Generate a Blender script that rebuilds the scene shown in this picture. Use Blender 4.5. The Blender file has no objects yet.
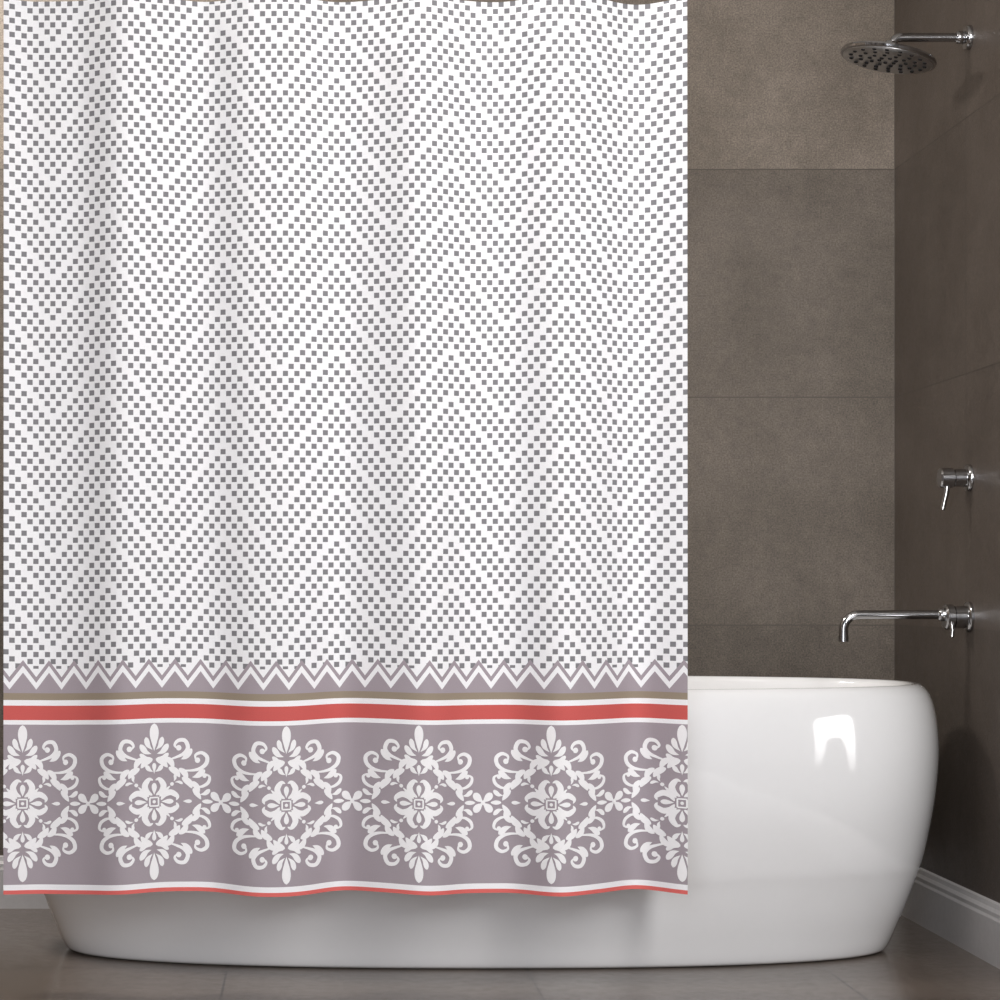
import bpy, math, random
from mathutils import Vector, Matrix
random.seed(3)
S=bpy.context.scene
S.view_settings.view_transform='Standard'
COL=S.collection
F=2174.0; CD=5.2; H=0.76; VX=312.0; VY=590.0
RW=1.394; LW=-1.75; ZC=2.75; YF=-5.9

def lin(r,g,b,k=1.0):
    f=lambda c:(c/255/12.92) if c/255<=0.04045 else ((c/255+0.055)/1.055)**2.4
    return (f(r)*k,f(g)*k,f(b)*k,1)

# ---------------- node helper ----------------
class NT:
    def __init__(s,name):
        s.m=bpy.data.materials.new(name); s.m.use_nodes=True
        s.t=s.m.node_tree; s.b=s.t.nodes['Principled BSDF']
    def n(s,k,**kw):
        x=s.t.nodes.new(k)
        for a,v in kw.items(): setattr(x,a,v)
        return x
    def l(s,a,b): s.t.links.new(a,b)
    def set(s,sock,v):
        if isinstance(v,(int,float)): sock.default_value=v
        elif isinstance(v,tuple): sock.default_value=v
        else: s.l(v,sock)
    def ma(s,op,a,b=None,c=None):
        x=s.n('ShaderNodeMath',operation=op)
        s.set(x.inputs[0],a)
        if b is not None: s.set(x.inputs[1],b)
        if c is not None: s.set(x.inputs[2],c)
        return x.outputs[0]
    def mix(s,f,a,b):
        x=s.n('ShaderNodeMix',data_type='RGBA')
        s.set(x.inputs[0],f); s.set(x.inputs[6],a); s.set(x.inputs[7],b)
        return x.outputs[2]
    def mul(s,a,b,f=1.0):
        x=s.n('ShaderNodeMix',data_type='RGBA',blend_type='MULTIPLY')
        x.inputs[0].default_value=f; s.set(x.inputs[6],a); s.set(x.inputs[7],b)
        return x.outputs[2]
    def noise(s,vec,scale,detail=4,rough=0.6):
        x=s.n('ShaderNodeTexNoise'); s.l(vec,x.inputs['Vector'])
        x.inputs['Scale'].default_value=scale; x.inputs['Detail'].default_value=detail; x.inputs['Roughness'].default_value=rough
        return x.outputs['Fac']
    def mr(s,v,a,b,c,d):
        x=s.n('ShaderNodeMapRange'); s.set(x.inputs[0],v)
        for i,q in enumerate((a,b,c,d)): x.inputs[i+1].default_value=q
        return x.outputs[0]

def simple(name,col,rough=0.5,metal=0.0,coat=0.0,nscale=60,nv=0.04,spec=0.5,em=0.0,cior=1.5,emz=None):
    N=NT(name); tc=N.n('ShaderNodeTexCoord').outputs['Object']
    nf=N.noise(tc,nscale,3); v=N.mr(nf,0.3,0.7,1-nv,1+nv)
    cc=N.n('ShaderNodeCombineColor'); [N.l(v,cc.inputs[i]) for i in range(3)]
    c=N.mul(col,cc.outputs[0])
    N.set(N.b.inputs['Base Color'],c)
    N.b.inputs['Roughness'].default_value=rough; N.b.inputs['Metallic'].default_value=metal
    N.b.inputs['Coat Weight'].default_value=coat; N.b.inputs['Coat Roughness'].default_value=0.05
    N.b.inputs['Coat IOR'].default_value=cior
    N.b.inputs['Specular IOR Level'].default_value=spec
    if em:
        N.l(c,N.b.inputs['Emission Color']); N.b.inputs['Emission Strength'].default_value=em
        if emz:
            sp=N.n('ShaderNodeSeparateXYZ'); N.l(tc,sp.inputs[0])
            N.l(N.mr(sp.outputs[2],emz[0],emz[1],em*0.35,em),N.b.inputs['Emission Strength'])
    return N.m

def tile_mat(name,axA,axB,pA,oA,pB,oB,col,colw,rough,spec=0.5,seam=0.004,var=0.12,seamdark=0.62,rows=None,mott=1.0):
    """tiles on axes A,B with pitch p and offset o"""
    N=NT(name); tc=N.n('ShaderNodeTexCoord').outputs['Object']
    sp=N.n('ShaderNodeSeparateXYZ'); N.l(tc,sp.inputs[0])
    a=N.ma('DIVIDE',N.ma('SUBTRACT',sp.outputs[axA],oA),pA)
    b=N.ma('DIVIDE',N.ma('SUBTRACT',sp.outputs[axB],oB),pB)
    ia=N.ma('FLOOR',a); ib=N.ma('FLOOR',b)
    def sm(x,p):
        f=N.ma('FRACT',x); e=N.ma('MINIMUM',f,N.ma('SUBTRACT',1.0,f))
        return N.ma('LESS_THAN',N.ma('MULTIPLY',e,p),seam*0.5)
    s=N.ma('MAXIMUM',sm(a,pA),sm(b,pB))
    cv=N.n('ShaderNodeCombineXYZ'); N.l(ia,cv.inputs[0]); N.l(ib,cv.inputs[1])
    wn=N.n('ShaderNodeTexWhiteNoise'); N.l(cv.outputs[0],wn.inputs['Vector'])
    n1=N.noise(tc,4.0,6,0.66); n2=N.noise(tc,34,6,0.8); n3=N.noise(tc,260,3,0.75)
    base=N.mix(N.mr(n1,0.35,0.65,0,1),col,colw)
    v=N.ma('MULTIPLY',N.mr(wn.outputs[0],0,1,1-var,1+var),N.mr(n2,0.3,0.7,1-0.12*mott,1+0.12*mott))
    v=N.ma('MULTIPLY',v,N.mr(n3,0.3,0.7,1-0.28*mott,1+0.28*mott))
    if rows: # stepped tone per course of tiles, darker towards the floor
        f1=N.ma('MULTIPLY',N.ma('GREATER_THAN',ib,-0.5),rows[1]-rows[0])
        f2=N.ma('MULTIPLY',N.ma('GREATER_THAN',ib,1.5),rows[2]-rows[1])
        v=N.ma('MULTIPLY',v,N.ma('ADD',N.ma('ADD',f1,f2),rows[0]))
    cc=N.n('ShaderNodeCombineColor'); [N.l(v,cc.inputs[i]) for i in range(3)]
    base=N.mul(base,cc.outputs[0])
    base=N.mix(s,base,tuple(c*seamdark for c in col[:3])+(1,))
    N.l(base,N.b.inputs['Base Color'])
    N.l(N.mr(n2,0.3,0.7,rough-0.05,rough+0.08),N.b.inputs['Roughness'])
    N.b.inputs['Specular IOR Level'].default_value=spec
    bp=N.n('ShaderNodeBump'); bp.inputs['Strength'].default_value=0.3*min(1,mott); bp.inputs['Distance'].default_value=0.002
    N.l(n3,bp.inputs['Height']); N.l(bp.outputs[0],N.b.inputs['Normal'])
    return N.m

# ---------------- mesh helpers ----------------
def mesh(name,vs,fs,mats,smooth=True,parent=None,mi=None,loc=None):
    me=bpy.data.meshes.new(name); me.from_pydata(vs,[],fs); me.update()
    for m in (mats if isinstance(mats,list) else [mats]): me.materials.append(m)
    if mi: me.polygons.foreach_set('material_index',mi)
    if smooth: me.polygons.foreach_set('use_smooth',[True]*len(fs))
    o=bpy.data.objects.new(name,me); COL.objects.link(o)
    if loc: o.location=loc
    if parent: o.parent=parent
    return o
def empty(name,loc):
    o=bpy.data.objects.new(name,None); o.location=loc; o.empty_display_size=0.05; COL.objects.link(o); return o
def tag(o,label=None,cat=None,group=None,kind=None):
    if label:o['label']=label
    if cat:o['category']=cat
    if group:o['group']=group
    if kind:o['kind']=kind
def box(name,a,b,mat,bev=0.0,parent=None):
    x0,y0,z0=a;x1,y1,z1=b
    vs=[(x,y,z) for x in(x0,x1) for y in(y0,y1) for z in(z0,z1)]
    fs=[(0,1,3,2),(4,6,7,5),(0,4,5,1),(2,3,7,6),(0,2,6,4),(1,5,7,3)]
    return mesh(name,vs,fs,mat,smooth=False,parent=parent)
def frame(d):
    d=Vector(d).normalized(); u=Vector((0,0,1)) if abs(d.z)<0.9 else Vector((0,1,0))
    a=d.cross(u).normalized(); b=a.cross(d).normalized(); return d,a,b
def revolve_data(prof,o,d,n=48):
    d,a,b=frame(d); o=Vector(o); vs=[];fs=[]
    for t,r in prof:
        for k in range(n):
            an=2*math.pi*k/n; vs.append(tuple(o+d*t+(a*math.cos(an)+b*math.sin(an))*max(r,1e-5)))
    for i in range(len(prof)-1):
        for k in range(n):
            k2=(k+1)%n; fs.append((i*n+k,i*n+k2,(i+1)*n+k2,(i+1)*n+k))
    fs.append(tuple(range(n-1,-1,-1))); q=(len(prof)-1)*n; fs.append(tuple(range(q,q+n)))
    return vs,fs
def tube_data(pts,rad,n=24):
    P=[Vector(p) for p in pts]; vs=[];fs=[]
    T=[(P[min(i+1,len(P)-1)]-P[max(i-1,0)]).normalized() for i in range(len(P))]
    d,a,b=frame(T[0])
    for i,p in enumerate(P):
        a=(a-T[i]*a.dot(T[i])).normalized(); b=T[i].cross(a)
        r=rad[i] if isinstance(rad,list) else rad
        for k in range(n):
            an=2*math.pi*k/n; vs.append(tuple(p+(a*math.cos(an)+b*math.sin(an))*r))
    for i in range(len(P)-1):
        for k in range(n):
            k2=(k+1)%n; fs.append((i*n+k,i*n+k2,(i+1)*n+k2,(i+1)*n+k))
    fs.append(tuple(range(n-1,-1,-1))); q=(len(P)-1)*n; fs.append(tuple(range(q,q+n)))
    return vs,fs
def joind(*ds):
    V=[];Fs=[]
    for v,f in ds:
        k=len(V); V+=v; Fs+=[tuple(i+k for i in q) for q in f]
    return V,Fs
def catmull(P,sub):
    P=[tuple(p) for p in P]; Q=[P[0]]+P+[P[-1]]; out=[]
    for i in range(1,len(Q)-2):
        p0,p1,p2,p3=Q[i-1:i+3]
        for s in range(sub):
            t=s/sub
            out.append(tuple(0.5*((2*b)+(-a+c)*t+(2*a-5*b+4*c-d)*t*t+(-a+3*b-3*c+d)*t**3) for a,b,c,d in zip(p0,p1,p2,p3)))
    out.append(P[-1]); return out
def sharp(o,ang=35):
    o.data.set_sharp_from_angle(angle=math.radians(ang))

# ---------------- materials ----------------
c1=lin(124,114,104); c2=lin(106,97,87)
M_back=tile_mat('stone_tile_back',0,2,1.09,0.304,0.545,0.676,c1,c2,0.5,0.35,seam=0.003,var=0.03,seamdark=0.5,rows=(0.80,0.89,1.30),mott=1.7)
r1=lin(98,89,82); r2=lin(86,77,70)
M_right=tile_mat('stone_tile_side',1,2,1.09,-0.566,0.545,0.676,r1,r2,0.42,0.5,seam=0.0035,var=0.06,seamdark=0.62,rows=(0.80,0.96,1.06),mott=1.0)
M_left=tile_mat('stone_tile_left_side',1,2,1.09,-0.566,0.545,0.676,c1,c2,0.5,0.35,seam=0.003,var=0.03,seamdark=0.6)
M_floor=tile_mat('floor_tile',0,1,0.6,1.03,0.6,-0.82,lin(106,95,87),lin(98,88,80),0.2,0.5,seam=0.005,var=0.04,seamdark=0.35,mott=0.2)
M_ceil=simple('ceiling_paint',lin(235,232,226),0.8)
M_base=simple('painted_skirting',lin(196,194,194),0.4)
M_tub=simple('glossy_white_acrylic',lin(249,249,250),0.10,coat=1.0,nv=0.004,cior=1.7)
M_chrome=simple('chrome',(0.44,0.44,0.45,1),0.10,metal=1.0,nv=0.02)
M_nozz=simple('rubber_nozzle',lin(30,30,32),0.6)
M_white=simple('woven_white_print',lin(250,249,251),0.75,spec=0.15,nv=0.01,nscale=300)

def curtain_mat():
    N=NT('printed_curtain_fabric'); uv=N.n('ShaderNodeUVMap').outputs[0]
    sp=N.n('ShaderNodeSeparateXYZ'); N.l(uv,sp.inputs[0])
    u=N.ma('MULTIPLY',sp.outputs[0],1000.0); v=N.ma('MULTIPLY',sp.outputs[1],1000.0)
    white=lin(250,250,253)
    dot=lin(134,133,137); gray=lin(168,158,165); taupe=lin(156,143,126); red=lin(208,98,94); coral=lin(226,112,107)
    # columns of small squares, each column stepped to draw the zigzag
    CW=5.7; D=14.0; ND=3; GAP=4.6; PV=D*ND+GAP
    a=N.ma('DIVIDE',N.ma('ADD',u,600.0-22.0),CW)
    i=N.ma('FLOOR',a); fx=N.ma('FRACT',a)
    tri=N.ma('ABSOLUTE',N.ma('SUBTRACT',N.ma('MODULO',i,20.0),10.0))
    y=N.ma('MODULO',N.ma('ADD',N.ma('ADD',v,600.0),N.ma('MULTIPLY',tri,D/2)),PV)
    yy=N.ma('MODULO',y,D)
    on=N.ma('MULTIPLY',N.ma('LESS_THAN',yy,5.2),N.ma('LESS_THAN',y,D*ND-1.0))
    on=N.ma('MULTIPLY',on,N.ma('LESS_THAN',N.ma('ABSOLUTE',N.ma('SUBTRACT',fx,0.5)),0.45))
    on=N.ma('MULTIPLY',on,N.ma('LESS_THAN',v,668.0))
    col=N.mix(on,white,dot)
    Pz=25.4
    z=N.ma('ABSOLUTE',N.ma('SUBTRACT',N.ma('FRACT',N.ma('DIVIDE',N.ma('ADD',u,600.0),Pz)),0.5))
    zz=N.ma('MULTIPLY',z,2*17.0)
    w=N.ma('SUBTRACT',v,N.ma('ADD',zz,662.0))
    reg=N.ma('GREATER_THAN',v,655.0)
    thin=N.ma('MULTIPLY',N.ma('GREATER_THAN',w,-2.5),N.ma('LESS_THAN',w,3.0))
    col=N.mix(N.ma('MULTIPLY',reg,N.ma('GREATER_THAN',w,-2.5)),col,white)
    col=N.mix(N.ma('MULTIPLY',reg,thin),col,gray)
    col=N.mix(N.ma('MULTIPLY',reg,N.ma('GREATER_THAN',w,10.0)),col,gray)
    for y0,c in ((692.5,taupe),(699.5,white),(705,red),(719.5,white),(724,gray),(884,white),(889.5,coral)):
        col=N.mix(N.ma('GREATER_THAN',v,y0),col,c)
    we=N.noise(uv,900,2); cc=N.n('ShaderNodeCombineColor'); vv=N.mr(we,0.3,0.7,0.97,1.03)
    [N.l(vv,cc.inputs[q]) for q in range(3)]
    N.l(N.mul(col,cc.outputs[0]),N.b.inputs['Base Color'])
    N.b.inputs['Roughness'].default_value=0.75; N.b.inputs['Specular IOR Level'].default_value=0.15
    return N.m
M_cur=curtain_mat()

# ---------------- room ----------------
t=0.12
def st(o,lab,cat): tag(o,lab,cat,kind='structure')
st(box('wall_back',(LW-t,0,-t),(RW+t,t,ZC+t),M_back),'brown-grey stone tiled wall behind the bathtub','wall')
st(box('wall_right',(RW,YF,-t),(RW+t,0,ZC+t),M_right),'brown-grey stone tiled wall carrying the shower fittings','wall')
st(box('wall_left',(LW-t,YF,-t),(LW,0,ZC+t),M_left),'brown-grey stone tiled side wall','wall')
st(box('floor',(LW,YF,-t),(RW,0,0),M_floor),'brown-grey tiled bathroom floor','floor')
st(box('ceiling',(LW,YF,ZC),(RW,0,ZC+t),M_ceil),'plain white painted ceiling','ceiling')
def skirting(name,pts_dir):
    prof=[(0,0),(0.016,0),(0.016,0.092),(0.013,0.098),(0.013,0.106),(0.008,0.113),(0.006,0.122),(0,0.125)]
    (ax,ay),(bx,by),(nx,ny)=pts_dir
    vs=[];n=len(prof)
    for (x,y) in ((ax,ay),(bx,by)):
        for o,z in prof: vs.append((x+nx*o,y+ny*o,z))
    fs=[(i,(i+1)%n,n+(i+1)%n,n+i) for i in range(n)]+[tuple(range(n)),tuple(range(2*n-1,n-1,-1))]
    o=mesh(name,vs,fs,M_base,smooth=False); st(o,'pale painted skirting board with a moulded top edge','baseboard')
skirting('baseboard_back',((LW,0),(RW,0),(0,-1)))
skirting('baseboard_right',((RW,YF),(RW,-0.016),(-1,0)))
# unseen glowing panel added on the side wall, shaped for its reflection in the tub
wy0,wy1,wz0,wz1=-1.25,-1.03,0.34,0.59
M_pane=simple('frosted_glow_surface',(1,1,1,1),0.4,em=3.4,emz=(wz0+0.02,0.50))
M_frame=simple('painted_panel_frame',lin(110,102,96),0.4)
def qbox(a,b):
    x0,y0,z0=a;x1,y1,z1=b
    v=[(x,y,z) for x in(x0,x1) for y in(y0,y1) for z in(z0,z1)]
    return v,[(0,1,3,2),(4,6,7,5),(0,4,5,1),(2,3,7,6),(0,2,6,4),(1,5,7,3)]
def prism(poly,x0,x1):
    n=len(poly); v=[(x0,y,z) for y,z in poly]+[(x1,y,z) for y,z in poly]
    f=[tuple(range(n-1,-1,-1)),tuple(range(n,2*n))]+[(i,(i+1)%n,n+(i+1)%n,n+i) for i in range(n)]
    return v,f
fw=0.02; wm=(wy0+wy1)/2; rr_=0.05
ds=[qbox((RW-0.012,wy0-fw,wz0-fw),(RW,wy1+fw,wz0)),qbox((RW-0.012,wy0-fw,wz1),(RW,wy1+fw,wz1+fw)),
    qbox((RW-0.012,wy0-fw,wz0),(RW,wy0,wz1)),qbox((RW-0.012,wy1,wz0),(RW,wy1+fw,wz1)),
    prism([(wm-0.070,wz0),(wm+0.082,wz0),(wm+0.05,0.455),(wm+0.03,0.478),(wm-0.02,0.478),(wm-0.04,0.455)],RW-0.012,RW)]
for yc,sg in ((wy0,1),(wy1,-1)):
    for q in range(8):
        a0=math.pi/2*q/8; a1=math.pi/2*(q+1)/8
        p0=(yc+sg*(rr_-rr_*math.sin(a0)),wz1-rr_+rr_*math.cos(a0)); p1=(yc+sg*(rr_-rr_*math.sin(a1)),wz1-rr_+rr_*math.cos(a1))
        ds.append(prism([(yc,wz1),p0,p1],RW-0.012,RW))
v,f=joind(*ds); wo=mesh('glow_panel_1',v,f,M_frame,smooth=False); st(wo,'small frosted glowing panel added beside the bathtub end for its reflection','window')
v,f=qbox((RW-0.006,wy0,wz0),(RW-0.002,wy1,wz1)); p=mesh('glow_panel_face',v,f,M_pane,smooth=False,parent=wo)

# ---------------- bathtub ----------------
TX,TY=0.347,-0.57
keys=[(0.0,.846,.268),(0.004,.864,.281),(0.016,.874,.289),(0.05,.889,.302),(.10,.909,.322),(.163,.932,.345),(.205,.946,.360),(.31,.966,.386),(.40,.975,.396),(.46,.974,.397),(.51,.967,.393),(.540,.957,.387),(.555,.947,.380),(.563,.936,.372),(.564,.928,.365),(.560,.920,.359),(.545,.913,.353),(.48,.902,.342),(.30,.85,.300),(.17,.78,.26),(.13,.68,.20),(.12,.5,.12)]
prof=catmull(keys,5); n=192; ex=2.35
vs=[];fs=[]
for z,ax,ay in prof:
    for k in range(n):
        an=2*math.pi*k/n; c,s=math.cos(an),math.sin(an)
        vs.append((math.copysign(abs(c)**(2/ex),c)*ax,math.copysign(abs(s)**(2/ex),s)*ay,z))
for i in range(len(prof)-1):
    for k in range(n):
        k2=(k+1)%n; fs.append((i*n+k,i*n+k2,(i+1)*n+k2,(i+1)*n+k))
fs.append(tuple(range(n-1,-1,-1))); q=(len(prof)-1)*n; fs.append(tuple(range(q,q+n)))
tub=mesh('bathtub',vs,fs,M_tub,loc=(TX,TY,0))
tag(tub,'glossy white oval freestanding bathtub standing on the tiled floor','bathtub')
v,f=revolve_data([(0,0.032),(0.003,0.032),(0.005,0.026),(0.005,0.0)],(0.0,0.0,0.1205),(0,0,1))
d=mesh('drain',v,f,M_chrome,parent=tub); d['label']='round chrome drain cover'

# ---------------- curtain ----------------
YC=-1.095; DC=CD+YC; SC=F/DC
def fold(px,py):
    g=0.8+0.2*max(0,min(1,py/890))
    A=0.017+0.024*px/687
    return g*(A*math.sin(2*math.pi*(px-15)/147.0)+0.0040*math.sin(2*math.pi*(px-20)/61.0+0.6)+0.004*math.sin(2*math.pi*px/291.0+1.0)
              +0.0016*math.sin(px/9.5+py/500)+0.0016*math.sin(px/15+py/400+2))
def P(px,py,off=0.0):
    f_=fold(px,py)
    hem=(max(0,min(1,(py-500)/390)))*0.003*math.sin(2*math.pi*(px-10)/232.0+0.4)+0.001*math.sin(px/31)
    return ((px-VX)/SC, YC+f_-off, H-(py-VY)/SC-hem)
X0,X1,Y0,Y1=4.0,686.0,-1.0,893.5
nx,ny=343,120
vs=[];uvs=[];fs=[];mi=[]
for jj in range(ny+1):
    py=Y0+(Y1-Y0)*jj/ny
    for ii in range(nx+1):
        px=X0+(X1-X0)*ii/nx
        vs.append(P(px,py)); uvs.append((px/1000,py/1000))
for jj in range(ny):
    for ii in range(nx):
        a=jj*(nx+1)+ii; fs.append((a,a+1,a+nx+2,a+nx+1)); mi.append(0)
def stroke(ctrl,W,mode='leaf'):
    pts=catmull(ctrl,7); m=len(pts); out=[]
    for i,p in enumerate(pts):
        a=pts[max(i-1,0)]; b=pts[min(i+1,m-1)]
        dx,dy=b[0]-a[0],b[1]-a[1]; L=math.hypot(dx,dy) or 1
        t_=i/(m-1)
        if mode=='leaf': w=W*math.sin(math.pi*t_**0.85)**0.85 if 0<t_<1 else 0
        elif mode=='drop': w=W*(math.sin(math.pi*t_**1.7)**0.75 if 0<t_<1 else 0)
        elif mode=='bar': w=W
        else: w=W*(0.30+0.70*math.sin(math.pi*t_))
        w=max(w,0.05)
        out.append(((p[0]-dy/L*w,p[1]+dx/L*w),(p[0]+dy/L*w,p[1]-dx/L*w)))
    return out
def ball(x,y,r):
    out=[]
    for i in range(9):
        t_=-1+2*i/8; h=r*math.sqrt(max(0,1-t_*t_))+0.02
        out.append(((x+t_*r,y+h),(x+t_*r,y-h)))
    return out
QUAD=[
     # crown
     stroke([(1.5,52),(6,57),(8,65)],2.6,'drop'),
     stroke([(2.5,48),(8.5,50.5),(13.5,58)],2.9,'drop'),
     stroke([(3,44.5),(9,44.5),(14,48.5)],2.2,'drop'),
     # leaves stepping down the diamond side
     stroke([(1.5,43),(8,40),(13,34)],3.3,'leaf'),
     stroke([(10,44),(16,40),(19,33)],3.0,'leaf'),
     stroke([(14,34),(21,30),(25,24)],3.3,'leaf'),
     stroke([(27,24),(34,19),(37,13)],3.4,'leaf'),
     stroke([(24,33),(30,28),(32,20)],3.0,'leaf'),
     stroke([(37,20),(42,14),(43,6)],2.9,'leaf'),
     stroke([(38,13),(42,8),(46,2)],2.8,'leaf'),
     # loose C-scrolls
     stroke([(15,42),(22,44.5),(29,48),(33,54),(30,61),(23.5,61),(20,56.5),(22.5,53)],2.1,'vine'), ball(24,53.7,2.8),
     stroke([(26,42),(31,45),(37,53)],3.0,'drop'),
     stroke([(29,31),(37,31),(45,33),(51,38),(52,45),(46.5,49),(40.5,46.5),(41,41)],2.1,'vine'), ball(42.5,41.4,2.8),
     stroke([(37,24),(43,26),(50,32)],3.0,'drop'),
     stroke([(41,15),(47,15),(53,19),(54.5,25),(50,28)],1.7,'vine'), ball(49.5,26,2.3),
     stroke([(45,7),(50,8),(55,12.5)],2.3,'drop'),
     # bell flower and inner sprays
     stroke([(1.0,30),(5,32.5),(8,37)],2.2,'drop'),
     stroke([(19,20),(20.5,23),(20,27.5)],1.5,'drop'),
     stroke([(20,19),(24,19.5),(28,17.5)],1.5,'drop'),
     stroke([(66,0.5),(61.5,4),(56.5,9.5)],3.8,'drop'),
]
def rot(st_,a):
    c,s=math.cos(a),math.sin(a)
    return [tuple((x*c-y*s,x*s+y*c) for x,y in pr) for pr in st_]
# four open lobed petals
PET=[stroke([(1.5,6.5),(7,10.5),(9,16.5),(5,22.5),(1.0,21.5)],3.0,'leaf'),stroke([(-1.5,6.5),(-7,10.5),(-9,16.5),(-5,22.5),(-1.0,21.5)],3.0,'leaf'),stroke([(0,7),(0,12.5),(0,19)],2.5,'drop')]
DIA=[stroke([(0,7),(0,14),(0,22)],1.8,'leaf'),ball(0,24.5,1.9)]
ROS=[]
for q in range(4):
    ROS+=[rot(s_,q*math.pi/2) for s_ in PET]+[rot(s_,q*math.pi/2+math.pi/4) for s_ in DIA]
XAX=[stroke([(47,0),(53,0),(58,0)],2.2,'leaf'),stroke([(28,0),(32,0),(37,0)],1.9,'drop')]
YAX=[stroke([(0,51),(0,64),(0,78.5)],4.4,'drop'),stroke([(0,28),(0,34),(0,39)],2.0,'drop')]
CEN=[ball(0,0,1.7)]
SQ=[stroke([(-4.2,-4.2),(4.2,-4.2)],0.8,'bar'),stroke([(-4.2,4.2),(4.2,4.2)],0.8,'bar'),stroke([(-4.2,-4.2),(-4.2,4.2)],0.8,'bar'),stroke([(4.2,-4.2),(4.2,4.2)],0.8,'bar')]
cnt=[0]
def add_strip(strip,cx,cy,sx,sy):
    row=[]; cnt[0]=(cnt[0]+1)%40
    for (a,b) in strip:
        row.append([(min(max(cx+sx*x,X0),X1),cy-sy*y) for (x,y) in (a,((a[0]+b[0])/2,(a[1]+b[1])/2),b)])
    base=len(vs)
    for pr in row:
        for px,py in pr:
            vs.append(P(px,py,0.0010+cnt[0]*0.00001)); uvs.append((px/1000,py/1000))
    for i in range(len(row)-1):
        for c in range(2):
            a=base+i*3+c; q=(a,a+1,a+4,a+3)
            xs=[row[i][c][0],row[i][c+1][0],row[i+1][c+1][0],row[i+1][c][0]]
            if max(xs)-min(xs)<1e-4: continue
            if sx*sy<0: q=q[::-1]
            fs.append(q); mi.append(1)
for cx in (22,154.5,286.5,418,549.5,681):
    for sx in (1,-1):
        for sy in (1,-1):
            for s_ in QUAD: add_strip(s_,cx,803,sx,sy)
        for s_ in XAX: add_strip(s_,cx,803,sx,1)
    for sy in (1,-1):
        for s_ in YAX: add_strip(s_,cx,803,1,sy)
    for s_ in CEN+SQ+ROS: add_strip(s_,cx,803,1,1)
    if cx<640: add_strip(ball(66,0,2.2),cx,803,1,1)
cur=mesh('shower_curtain',vs,fs,[M_cur,M_white],mi=mi)
ul=cur.data.uv_layers.new(name='UVMap')
flat=[]
for p in cur.data.polygons:
    for vi in p.vertices: flat+=uvs[vi]
ul.data.foreach_set('uv',flat)
tag(cur,'white shower curtain with grey chevron dots and damask border','shower curtain')

# rod and rings (above the curtain)
RZ=1.926
rod=empty('curtain_rod',(LW,YC,RZ)); tag(rod,'chrome curtain rod running between the side walls','curtain rod')
v,f=tube_data([(0.004,0,0),(RW-LW-0.004,0,0)],0.011); o=mesh('pole',v,f,M_chrome,parent=rod); sharp(o)
for xx,dd in ((0.0,1),(RW-LW,-1)):
    v,f=revolve_data([(0,0.03),(0.008,0.03),(0.012,0.024),(0.03,0.016),(0.034,0.0)],(xx,0,0),(dd,0,0)); o=mesh('flange',v,f,M_chrome,parent=rod); sharp(o)
rm=None
for k in range(9):
    px=16+k*82.0
    x,y,z=P(px,4.0)
    if rm is None:
        pts=[(0,math.cos(a)*0.026,math.sin(a)*0.026) for a in [2*math.pi*q/40 for q in range(41)]]
        v,f=tube_data(pts,0.0014,10); r=mesh('curtain_ring',v,f,M_chrome); rm=r
    else:
        r=rm.copy(); COL.objects.link(r)
    r.location=(x,YC+(y-YC)*0.3,RZ-0.0145)
    tag(r,'thin chrome curtain ring around the rod','curtain ring',group='rings holding the shower curtain')

# ---------------- fittings on the right wall ----------------
YV=-0.594; SV=F/(CD+YV)
def W(px,py): return (px-VX)/SV, H-(py-VY)/SV
def flange_prof(r,h): return [(0,r),(h*0.55,r),(h*0.85,r*0.93),(h,r*0.8),(h,0)]
_,z=W(0,37.5)
sh=empty('wall_shower',(RW,YV,z)); tag(sh,'chrome rain shower head on horizontal arm fixed to tiled wall','shower')
v,f=revolve_data(flange_prof(0.026,0.012),(0,0,0),(-1,0,0)); o=mesh('wall_flange',v,f,M_chrome,parent=sh); sharp(o)
hx=W(893,0)[0]-RW
pts=[(-0.006,0,0)]+[( -0.03-0.008*i*1.0,0,0) for i in range(11)]
endx=hx
pts+=[(endx+0.02,0,0),(endx+0.010,0,-0.001),(endx+0.004,0,-0.004),(endx+0.0005,0,-0.010),(endx,0,-0.02)]
v1=tube_data(pts,0.0095,28)
v2=revolve_data([(0,0.012),(0.002,0.0135),(0.016,0.0135),(0.018,0.012),(0.018,0)],(-0.012,0,0),(-1,0,0))
v,f=joind(v1,v2); o=mesh('shower_arm',v,f,M_chrome,parent=sh); sharp(o,50)
tilt=math.radians(11.5); nd=Vector((-math.sin(tilt)*1.0,0,-math.cos(tilt)))
hc=Vector((W(889,0)[0]-RW,0,-0.035))
nk=[(-0.022,0.0125),(-0.016,0.0155),(-0.008,0.0155),(-0.003,0.02),(0.0,0.03),(0.003,0.06),(0.005,0.09),(0.008,0.0995),(0.012,0.101),(0.016,0.0995),(0.017,0.096),(0.017,0)]
v,f=revolve_data([(a-0.004,b) for a,b in nk],hc,nd,72); hd=mesh('shower_head',v,f,M_chrome,parent=sh); sharp(hd,40)
M_face=simple('brushed_steel_face',(0.60,0.60,0.61,1),0.3,metal=1.0)
v,f=revolve_data([(0.0125,0.094),(0.0142,0.093),(0.0142,0)],hc,nd,72)
fp=mesh('spray_plate',v,f,M_face,parent=hd); fp['label']='grey spray plate'
dd,aa,bb=frame(nd)
parts=[]
for rr,cn in ((0.018,6),(0.038,10),(0.058,14),(0.078,18)):
    for k in range(cn):
        an=2*math.pi*k/cn+rr*30; c=hc+(aa*math.cos(an)+bb*math.sin(an))*rr
        parts.append(revolve_data([(0.0135,0.0048),(0.0155,0.0042),(0.0165,0.003),(0.0165,0)],c,nd,10))
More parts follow.
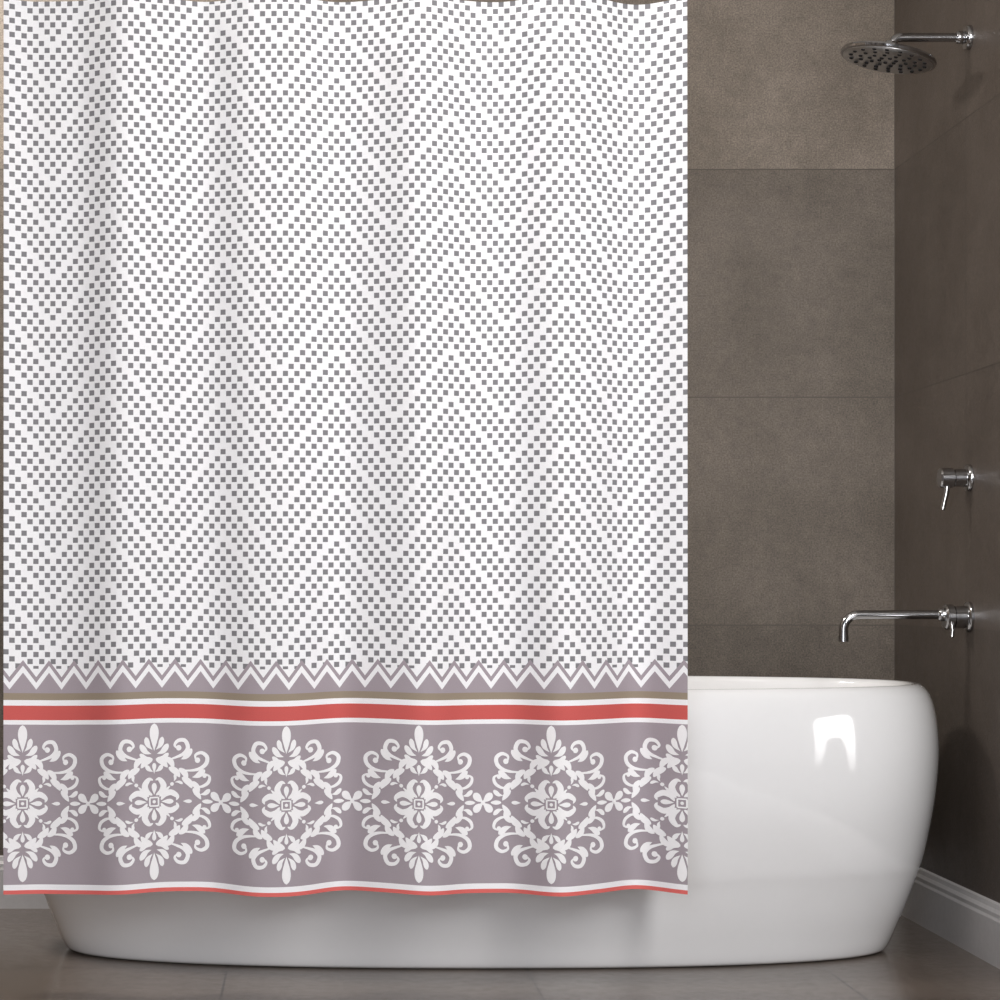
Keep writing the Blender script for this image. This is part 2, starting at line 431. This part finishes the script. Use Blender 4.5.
v,f=joind(*parts); nz=mesh('spray_nozzles',v,f,M_nozz,parent=hd); nz['label']='rings of small dark rubber nozzles'
_,z=W(0,478)
mv=empty('shower_mixer_valve',(RW,YV,z)); tag(mv,'round chrome single-lever shower valve mounted on the tiled wall','shower valve')
v,f=revolve_data(flange_prof(0.029,0.010),(0,0,0),(-1,0,0)); o=mesh('wall_plate',v,f,M_chrome,parent=mv); sharp(o)
v,f=joind(revolve_data([(0,0.019),(0.026,0.019),(0.027,0.017),(0.029,0.017),(0.030,0.0215),(0.054,0.0215),(0.057,0.019),(0.057,0)],(-0.008,0,0),(-1,0,0)))
o=mesh('valve_body',v,f,M_chrome,parent=mv); sharp(o)
v,f=tube_data([(-0.050,-0.004,-0.012),(-0.052,-0.006,-0.030),(-0.058,-0.008,-0.055),(-0.061,-0.009,-0.068)],[0.0075,0.0062,0.0055,0.005],20); o=mesh('lever',v,f,M_chrome,parent=mv); sharp(o,50)
_,z=W(0,617)
bs=empty('bathtub_faucet',(RW,YV,z)); tag(bs,'chrome wall-mounted bath faucet with a long curved spout above the bathtub','faucet')
v,f=revolve_data(flange_prof(0.033,0.010),(0,0,0),(-1,0,0)); o=mesh('wall_plate',v,f,M_chrome,parent=bs); sharp(o)
v,f=revolve_data([(0,0.024),(0.026,0.024),(0.027,0.0215),(0.029,0.0215),(0.030,0.027),(0.044,0.027),(0.047,0.024),(0.047,0)],(-0.008,0,0),(-1,0,0))
o=mesh('valve_body',v,f,M_chrome,parent=bs); sharp(o)
v,f=tube_data([(-0.045,-0.02,-0.012),(-0.045,-0.026,-0.028),(-0.047,-0.029,-0.042)],[0.006,0.005,0.0045],18); o=mesh('lever',v,f,M_chrome,parent=bs); sharp(o,50)
ex_=W(843.5,0)[0]-RW
pts=[(-0.03,0,0.005),(-0.08,0,0.005),(-0.15,0,0.005)]
R=0.032
for q in range(0,13):
    a=math.pi/2*q/12; pts.append((ex_+R-R*math.sin(a),0,0.005-R+R*math.cos(a)))
pts+=[(ex_,0,-0.04),(ex_,0,-0.048)]
rad=[0.0095]*(len(pts)-2)+[0.0098,0.0098]
v1=tube_data(pts,rad,28)
v2=revolve_data([(0,0.0105),(0.012,0.0105),(0.012,0.0)],(ex_,0,-0.040),(0,0,-1),28)
v3=revolve_data([(0,0.014),(0.012,0.014),(0.016,0.0105),(0.016,0)],(-0.052,0,0.005),(-1,0,0),28)
v,f=joind(v1,v2,v3); o=mesh('spout',v,f,M_chrome,parent=bs); sharp(o,50)

# ---------------- light ----------------
def area(name,loc,target,sx,sy,power,col=(1,1,1)):
    L=bpy.data.lights.new(name,'AREA'); L.shape='RECTANGLE'; L.size=sx; L.size_y=sy; L.energy=power; L.color=col
    o=bpy.data.objects.new(name,L); o.location=loc
    o.rotation_euler=(Vector(target)-Vector(loc)).to_track_quat('-Z','Y').to_euler(); COL.objects.link(o); return o
area('key_area_light',(1.12,-3.75,1.75),(-0.25,-1,0.6),0.45,1.5,53,(1,0.985,0.97))  # unseen area lamp as soft key from the upper right, no window behind it
area('room_fill_light',(-0.3,-4.9,0.9),(0.2,-1,0.25),1.0,1.4,30,(0.92,0.94,1))
area('left_fill_light',(-1.1,-0.75,2.7),(-0.9,-0.6,0),0.5,0.5,40,(1,0.96,0.91))  # unseen fill added high on the left to brighten floor and back wall
area('right_wall_fill_light',(0.35,-1.6,2.68),(1.394,-1.15,1.2),0.6,0.6,6,(1,0.97,0.94))  # unseen fill added to lighten the near part of the right wall
w=bpy.data.worlds.new('world'); S.world=w; w.use_nodes=True
w.node_tree.nodes['Background'].inputs[0].default_value=(0.92,0.95,1,1); w.node_tree.nodes['Background'].inputs[1].default_value=0.65

cam=bpy.data.cameras.new('camera'); co=bpy.data.objects.new('camera',cam); COL.objects.link(co)
co.location=(0,-CD,H); co.rotation_euler=(math.pi/2,0,0)
cam.sensor_width=36; cam.lens=36*F/1000; cam.shift_x=(500-VX)/1000; cam.shift_y=(VY-500)/1000
cam.clip_start=0.05
S.camera=co
